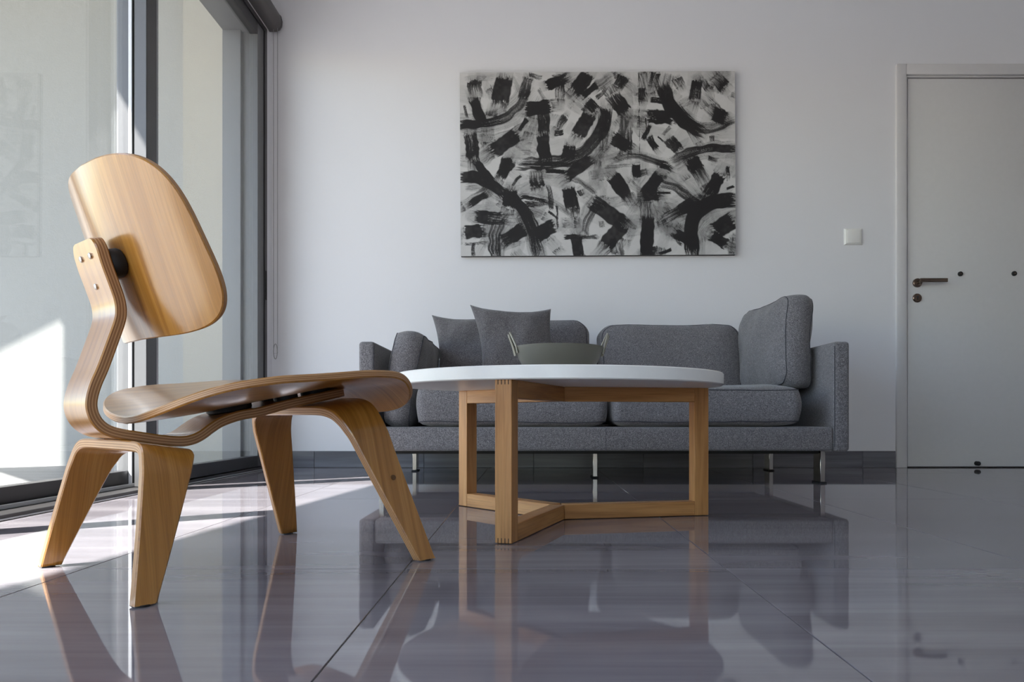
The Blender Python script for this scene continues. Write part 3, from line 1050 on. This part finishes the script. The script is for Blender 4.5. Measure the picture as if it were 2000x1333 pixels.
# ------------------------------------------------------------------ painting
PW, PH, PD = 1.540, 1.028, 0.032
paint = tag(empty('abstract_painting', (0.380, YB, 1.705)), 'large black and white abstract brush-stroke canvas on the wall above the sofa', 'painting')
paint.rotation_euler = (0, -0.0062, 0)
Q = {1: (895, 140, 270 / 1945), 2: (1165, 140, 275 / 1981), 3: (895, 320, 270 / 1945), 4: (1165, 320, 275 / 1981), 5: (880, 130, 570 / 2000)}
def pq(q, x, y):                       # sketch coordinates -> canvas (0..1, 0..1 from the top)
    ox_, oy_, k_ = Q[q]
    return ((ox_ + x * k_ - 900) / 535.0, (oy_ + y * k_ - 142.5) / 358.5)
S = [  # quadrant, points, width, ink at start, ink at end
 (1, [(240, 140), (250, 370)], 190, 1, .45), (1, [(660, 100), (590, 440)], 230, 1, .9), (1, [(225, 400), (345, 700)], 140, 1, 1),
 (1, [(20, 745), (300, 745), (600, 690), (800, 550), (960, 340)], 120, .98, .7), (1, [(60, 830), (350, 830), (650, 760), (880, 620), (1050, 330)], 130, .55, .35),
 (1, [(990, 110), (920, 370)], 150, .7, .92), (1, [(1000, 60), (1190, 95)], 55, .8, .6), (1, [(970, 540), (1310, 500)], 190, 1, .95),
 (1, [(1215, 560), (1215, 870)], 165, .75, 1), (1, [(985, 670), (865, 840)], 65, 1, 1), (1, [(1070, 670), (1010, 870)], 150, .45, .4),
 (1, [(840, 890), (480, 1140)], 210, 1, .95), (1, [(190, 890), (215, 1240)], 190, .8, .95), (1, [(400, 830), (430, 990)], 220, .55, .3),
 (1, [(1185, 900), (1230, 1260)], 175, 1, 1), (5, [(480, 670), (700, 662), (900, 600), (1030, 460), (1065, 310)], 85, .75, .95),
 (1, [(1570, 1060), (1540, 1230)], 160, .85, 1), (1, [(1850, 620), (1680, 910)], 200, 1, 1), (1, [(1510, 640), (1400, 800)], 90, .8, .7),
 (1, [(1490, 860), (1350, 880)], 70, .9, .8), (1, [(1240, 210), (1520, 110)], 140, 1, .85), (1, [(1440, 150), (1440, 390)], 120, .9, .6),
 (1, [(1830, 60), (1640, 290)], 190, .95, .95), (1, [(1530, 60), (1330, 80)], 60, .7, .7), (1, [(1945, 210), (1750, 370)], 100, 1, .95),
 (1, [(1560, 250), (1800, 480)], 180, .5, .35), (1, [(1620, 490), (1760, 560)], 130, .45, .3), (1, [(850, 1040), (1130, 1240)], 90, .4, .3),
 (1, [(690, 1230), (640, 1400)], 140, 1, 1), (1, [(110, 480), (150, 640)], 40, .8, .7), (1, [(1130, 260), (1230, 400)], 60, .6, .6),
 (1, [(780, 80), (900, 330)], 60, .5, .3), (1, [(420, 900), (470, 640)], 150, .3, .25), (1, [(1820, 440), (1945, 560)], 150, .9, .9),
 (1, [(120, 90), (520, 60)], 60, .3, .3), (1, [(360, 120), (440, 260)], 110, .35, .3),
 (2, [(0, 390), (160, 230)], 55, .85, .6), (2, [(10, 220), (240, 70)], 140, .65, .4), (2, [(390, 90), (300, 240)], 170, .9, .8),
 (2, [(420, 170), (580, 300)], 120, .55, .35), (2, [(390, 590), (230, 330)], 215, 1, .75), (2, [(680, 40), (740, 310)], 180, .7, .4),
 (2, [(640, 240), (640, 420)], 110, .85, .8), (2, [(840, 40), (800, 220)], 130, .9, .6), (5, [(1462, 150), (1500, 270), (1590, 380), (1720, 460)], 90, .9, .97),
 (5, [(1500, 60), (1470, 220)], 70, .5, .8), (5, [(1560, 290), (1650, 380), (1760, 415), (1860, 390)], 45, .85, .5), (5, [(1640, 440), (1780, 455), (1945, 390)], 30, .75, .8),
 (2, [(710, 650), (1090, 670)], 195, .85, 1), (2, [(120, 560), (100, 960)], 130, 1, .75), (2, [(230, 950), (460, 1090)], 170, .95, 1),
 (2, [(420, 680), (400, 1100)], 190, .55, 1), (2, [(1130, 120), (1180, 230)], 130, .8, .6), (2, [(1420, 150), (1370, 430)], 155, .95, .8),
 (2, [(1470, 140), (1570, 260)], 110, .6, .85), (2, [(1660, 100), (1800, 240)], 190, .5, 1), (2, [(1560, 480), (1770, 690)], 210, .45, 1),
 (2, [(1640, 620), (1800, 680)], 180, .95, 1), (2, [(770, 420), (960, 450)], 80, .9, .9), (2, [(740, 950), (830, 1100)], 100, .85, 1),
 (2, [(1010, 980), (1150, 1130)], 160, .8, .95), (2, [(760, 780), (660, 960)], 60, .85, .9), (2, [(1060, 1270), (1300, 1160), (1550, 1105), (1940, 1115)], 115, .7, 1),
 (2, [(1100, 1260), (1350, 1120), (1600, 1030), (1930, 1030)], 60, .4, .45), (2, [(180, 1310), (400, 1225), (620, 1225), (850, 1290), (1010, 1340)], 80, .5, .9),
 (2, [(1330, 1240), (1420, 1400)], 200, 1, 1), (2, [(1560, 1240), (1700, 1270)], 70, .9, .6), (2, [(1620, 920), (1620, 1000)], 80, .8, .7),
 (2, [(692, 670), (690, 980)], 16, .9, .9), (2, [(602, 40), (602, 1200)], 12, .8, .7), (2, [(1320, 830), (1430, 1010)], 130, .7, .5),
 (2, [(200, 660), (580, 740)], 170, .3, .4), (2, [(660, 420), (600, 640)], 130, .4, .3), (2, [(870, 930), (930, 1010)], 24, .9, .8),
 (2, [(1040, 800), (940, 920)], 50, .7, .6), (2, [(1580, 240), (1620, 480)], 120, .5, .2), (2, [(1650, 250), (1900, 350)], 90, .35, .2),
 (2, [(150, 1100), (280, 1200)], 150, .35, .3), (2, [(60, 950), (20, 1250)], 120, .4, .3), (2, [(1180, 480), (1320, 420)], 110, .5, .4),
 (3, [(40, 190), (250, 190), (450, 290), (660, 440)], 160, 1, .92), (3, [(700, 440), (880, 620), (1030, 880), (1120, 1320)], 170, .98, .72),
 (3, [(850, 760), (960, 960), (1040, 1320)], 110, .55, .45), (3, [(750, 370), (700, 630)], 200, 1, 1), (3, [(410, 400), (80, 590)], 160, .7, .5),
 (3, [(400, 440), (170, 580)], 95, 1, .9), (3, [(260, 750), (620, 780)], 180, 1, .75), (3, [(90, 970), (350, 950)], 185, .95, 1),
 (3, [(100, 1125), (430, 1115)], 40, .7, .6), (3, [(215, 1120), (210, 1310)], 45, .8, .8), (3, [(650, 700), (550, 880), (505, 1100), (530, 1320)], 160, .55, .9),
 (3, [(920, 930), (610, 1110)], 190, 1, .85), (3, [(1350, 890), (1080, 1020)], 200, 1, 1), (3, [(1100, 120), (1110, 340)], 190, .5, 1),
 (3, [(760, -20), (590, 200)], 150, 1, .9), (3, [(250, -20), (500, 280)], 120, 1, 1), (3, [(1870, -60), (1530, 190)], 160, 1, 1),
 (3, [(890, 180), (750, 320)], 40, .9, .8), (3, [(870, 490), (1080, 495), (1260, 540)], 55, .85, .9), (3, [(1260, 540), (1420, 620), (1580, 770)], 60, .6, .5),
 (3, [(950, 575), (1260, 575)], 70, .9, .7), (3, [(1550, 360), (1610, 640)], 190, 1, .95), (3, [(1640, 640), (1640, 760)], 130, .8, .6),
 (3, [(1680, 440), (1740, 410)], 90, .85, .8), (3, [(1500, 1040), (1960, 1040)], 60, 1, .7), (3, [(1655, 1030), (1690, 1320)], 160, 1, .92),
 (3, [(1500, 190), (1720, 280), (1930, 430)], 60, .6, .65), (3, [(1960, 590), (1840, 760), (1760, 1010)], 110, .8, .6), (3, [(1480, 840), (1620, 850)], 140, .6, .4),
 (3, [(1270, 330), (1310, 650)], 60, .7, .8), (3, [(1390, 600), (1390, 920)], 28, .85, .8), (3, [(1020, 65), (1190, 70)], 35, .95, .9),
 (3, [(1230, 110), (1500, 125)], 60, .95, .9), (3, [(870, 440), (1040, 320)], 160, .42, .38), (3, [(1010, 640), (1190, 740)], 120, .55, .5),
 (3, [(800, 720), (840, 860)], 110, .4, .35), (3, [(1280, 1080), (1380, 1200)], 170, .4, .3), (3, [(860, 10), (1640, 30)], 60, .7, .8),
 (3, [(640, 1220), (880, 1130)], 60, .5, .5), (3, [(1260, 680), (1400, 790)], 34, .9, .8), (3, [(420, 470), (560, 560)], 90, .3, .2),
 (4, [(230, 190), (430, 470)], 195, 1, .97), (4, [(545, 20), (560, 220)], 120, 1, .95), (4, [(560, 180), (690, 140)], 90, .9, .6), (4, [(880, 180), (690, 450)], 175, .9, 1),
 (4, [(650, 450), (860, 440)], 190, .95, .95), (4, [(-60, 540), (370, 870)], 215, .85, 1), (4, [(350, 880), (120, 1170)], 205, 1, .97),
 (4, [(720, 780), (690, 1300)], 180, 1, .97), (4, [(690, 560), (690, 790)], 170, .65, .6), (4, [(880, 300), (1100, 360), (1300, 500), (1430, 610)], 110, .7, .8),
 (4, [(850, 420), (1050, 430)], 32, .95, .9), (4, [(1340, 570), (960, 800)], 150, 1, .6), (4, [(1330, 590), (1150, 700)], 120, 1, .9),
 (4, [(1950, 545), (1720, 545), (1460, 650), (1330, 880), (1330, 1310)], 205, .93, .9), (4, [(1100, 1010), (1340, 1130)], 140, .9, 1), (4, [(1660, 970), (1900, 820)], 240, .92, 1),
 (4, [(1600, 1040), (1810, 1160)], 160, 1, .95), (4, [(1730, 170), (1550, 490)], 195, 1, .85), (4, [(1840, 70), (1850, 260)], 60, .95, .6),
 (4, [(1820, 390), (1930, 350)], 40, .9, .9), (4, [(1330, 0), (1520, 310)], 190, 1, .5), (4, [(150, 240), (390, 510)], 30, .85, .8),
 (4, [(280, 1120), (290, 1300)], 190, .6, .75), (4, [(640, 1270), (820, 1260)], 130, .9, .8), (4, [(1040, 1220), (880, 1290)], 50, .95, .9),
 (4, [(880, 40), (1030, 90)], 90, .95, .8), (4, [(130, 60), (490, 30)], 50, .5, .6), (4, [(1900, 1080), (1890, 1260)], 90, .65, .5),
 (4, [(70, 820), (80, 900)], 70, .7, .6), (4, [(1000, 180), (1400, 500)], 190, .35, .3), (4, [(460, 280), (640, 430)], 110, .5, .5),
 (4, [(180, 560), (560, 520)], 150, .42, .4), (4, [(560, 600), (420, 800)], 110, .45, .35), (4, [(820, 560), (900, 820)], 150, .42, .35),
 (4, [(480, 920), (420, 1080)], 160, .45, .35), (4, [(1120, 900), (1200, 980)], 120, .5, .5), (4, [(60, 250), (90, 460)], 90, .3, .3),
 (4, [(980, 900), (900, 1200)], 150, .22, .2), (4, [(1040, 1010), (1200, 1180)], 50, .7, .8), (4, [(1280, 240), (1500, 520)], 140, .35, .45),
]
NX, NY = 600, 400
gx, gy = np.meshgrid(np.linspace(0, 1, NX), np.linspace(0, 1, NY))
PXU, PYU = gx * 1.492, gy                     # square units (canvas height = 1)
rng = np.random.RandomState(5)
LAT = rng.rand(4096)
def vnoise2(a, b):
    ia, ib = np.floor(a).astype(int), np.floor(b).astype(int)
    fa, fb = a - ia, b - ib
    fa, fb = fa * fa * (3 - 2 * fa), fb * fb * (3 - 2 * fb)
    h = lambda x, y: LAT[(x * 157 + y * 311) % 4096]
    return (h(ia, ib) * (1 - fa) + h(ia + 1, ib) * fa) * (1 - fb) + (h(ia, ib + 1) * (1 - fa) + h(ia + 1, ib + 1) * fa) * fb
ink = np.zeros((NY, NX))
wash = []
for k in range(170):
    x, y, an, ln = rng.rand() * 1.49, rng.rand(), rng.rand() * 6.28, 0.06 + rng.rand() * 0.1
    wash.append(([(x, y), (x + ln * math.cos(an), y + ln * math.sin(an))], 0.05 + rng.rand() * 0.07, 0.15 + rng.rand() * 0.4, 0.05 + rng.rand() * 0.25))
strokes = wash
for q, pts, w, d0, d1 in S:                    # dry tails dragged out of the loaded strokes
    sc = Q[q][2] / 358.5
    C = [(pq(q, x, y)[0] * 1.492, pq(q, x, y)[1]) for x, y in pts]
    if len(C) == 2 and w > 80:
        (xa, ya), (xb, yb) = C
        ex, ey = xb - xa, yb - ya
        k0, k1 = 0.25 + rng.rand() * 0.5, 0.35 + rng.rand() * 0.6
        wash.append(([(xa, ya), (xa - ex * k0, ya - ey * k0)], w * sc * 1.05, 0.62, 0.1))
        wash.append(([(xb, yb), (xb + ex * k1, yb + ey * k1)], w * sc * 1.05, 0.72, 0.15))
    elif len(C) > 2:
        off = (0.5 - (rng.rand() > 0.5)) * w * sc * 1.7
        wash.append(([(x + off * 0.6, y + off) for x, y in C], w * sc * 0.9, 0.5, 0.45))
for q, pts, w, d0, d1 in S:
    sc = Q[q][2] / 358.5
    strokes.append(([(pq(q, x, y)[0] * 1.492, pq(q, x, y)[1]) for x, y in pts], w * sc * 1.08, d0, d1))
for si, (pts, w, d0, d1) in enumerate(strokes):
    P = np.array(catmull(pts, 8) if len(pts) > 2 else pts, float)
    x0, y0 = P.min(0) - w * 0.75
    x1, y1 = P.max(0) + w * 0.75
    i0, i1 = np.searchsorted(gx[0] * 1.492, [x0, x1])
    j0, j1 = np.searchsorted(gy[:, 0], [y0, y1])
    if i1 <= i0 or j1 <= j0:
        continue
    X, Y = PXU[j0:j1, i0:i1], PYU[j0:j1, i0:i1]
    jx = (vnoise2(X * 26 + si, Y * 26) - 0.5) * 0.012
    jy = (vnoise2(X * 26 + 9, Y * 26 + si) - 0.5) * 0.012
    X, Y = X + jx, Y + jy
    seg = np.diff(P, axis=0)
    sl = np.hypot(seg[:, 0], seg[:, 1])
    cum = np.concatenate([[0], np.cumsum(sl)])
    best = np.full(X.shape, 9.0); A = np.zeros(X.shape); B = np.zeros(X.shape)
    for k in range(len(seg)):
        tx, ty = seg[k] / max(sl[k], 1e-6)
        rx, ry = X - P[k, 0], Y - P[k, 1]
        al = rx * tx + ry * ty
        cr = rx * ty - ry * tx
        lo = -w if k == 0 else 0
        hi = sl[k] + (w if k == len(seg) - 1 else 0)
        ov = np.maximum(np.maximum(lo - al, al - hi), 0)
        dd = np.hypot(cr, ov)
        m = dd < best
        best[m] = dd[m]; A[m] = (cum[k] + al)[m]; B[m] = cr[m]
    T = cum[-1]
    a = A / T
    b = B / (w / 2)
    nb = vnoise2(b * 9 + si * 7.3, a * 1.6 + si)              # bristle tracks
    nf = vnoise2(b * 26 + si * 3.1, a * 4.0 + si)
    br = 0.62 * nb + 0.38 * nf
    ragged = (vnoise2(b * 5 + si, a * 0 + si) - 0.5) * 0.07 + (vnoise2(b * 22 + si, a * 0 + si) - 0.5) * 0.1
    ends = np.clip((a + 0.03 + ragged) / 0.05, 0, 1) * np.clip((1.03 + ragged * 1.6 - a) / 0.07, 0, 1)
    side = np.clip((1.0 + (vnoise2(a * 9 + si, b * 0 + si) - .5) * .12 - np.abs(b)) / 0.1, 0, 1)
    d = d0 + (d1 - d0) * np.clip(a, 0, 1)
    d = d - 0.15 * np.clip(np.abs(b) - 0.7, 0, 1) * (d < 0.9)
    spk = vnoise2(X * 260, Y * 260 + si)
    th = 1 - d
    al = np.clip((br * 0.85 + 0.15 * spk - th + 0.22 * (d > .9) + 0.1) / 0.34, 0, 1) * (0.35 + 0.65 * np.clip(d * 1.15, 0, 1))
    al = np.maximum(al, 0.62 * d * (0.45 + 0.75 * br) * (d < .95)) * ends * side
    reg = ink[j0:j1, i0:i1]
    ink[j0:j1, i0:i1] = reg + (1 - reg) * al * 0.97
gr = vnoise2(PXU * 9, PYU * 9) * 0.06 + vnoise2(PXU * 60, PYU * 60) * 0.04
paper = np.array([0.60, 0.585, 0.575])
dark = np.array([0.018, 0.016, 0.017])
tone = np.clip(ink + gr - 0.02, 0, 1)[..., None]
rgb = paper * (1 - tone) + dark * tone
verts = np.stack([(gx - 0.5) * PW, np.full(gx.shape, -PD - 0.0006), (0.5 - gy) * PH], -1).reshape(-1, 3)
ii = (np.arange(NY - 1)[:, None] * NX + np.arange(NX - 1)[None]).reshape(-1)
faces = np.stack([ii, ii + NX, ii + NX + 1, ii + 1], 1)
me = bpy.data.meshes.new('painted_surface')
me.vertices.add(len(verts)); me.vertices.foreach_set('co', verts.ravel())
me.loops.add(faces.size); me.loops.foreach_set('vertex_index', faces.ravel().astype(np.int32))
me.polygons.add(len(faces)); me.polygons.foreach_set('loop_start', np.arange(0, faces.size, 4, dtype=np.int32))
me.update(calc_edges=True)
ca = me.color_attributes.new('ink', 'FLOAT_COLOR', 'POINT')
ca.data.foreach_set('color', np.concatenate([rgb.reshape(-1, 3), np.ones((NX * NY, 1))], 1).ravel())
t = NT('painted_canvas')
at = t.n('ShaderNodeVertexColor', layer_name='ink')
t.l(at.outputs[0], t.p.inputs['Base Color'])
t.set(Roughness=0.6)
t.p.inputs['Specular IOR Level'].default_value = 0.3
me.materials.append(t.m)
po = bpy.data.objects.new('painted_surface', me)
COL.objects.link(po); po.parent = paint
box('canvas', -PW / 2, PW / 2, -PD, -0.002, -PH / 2, PH / 2, plain('canvas_edge', srgb(52, 48, 48), 0.7), paint, 0.002, 1)
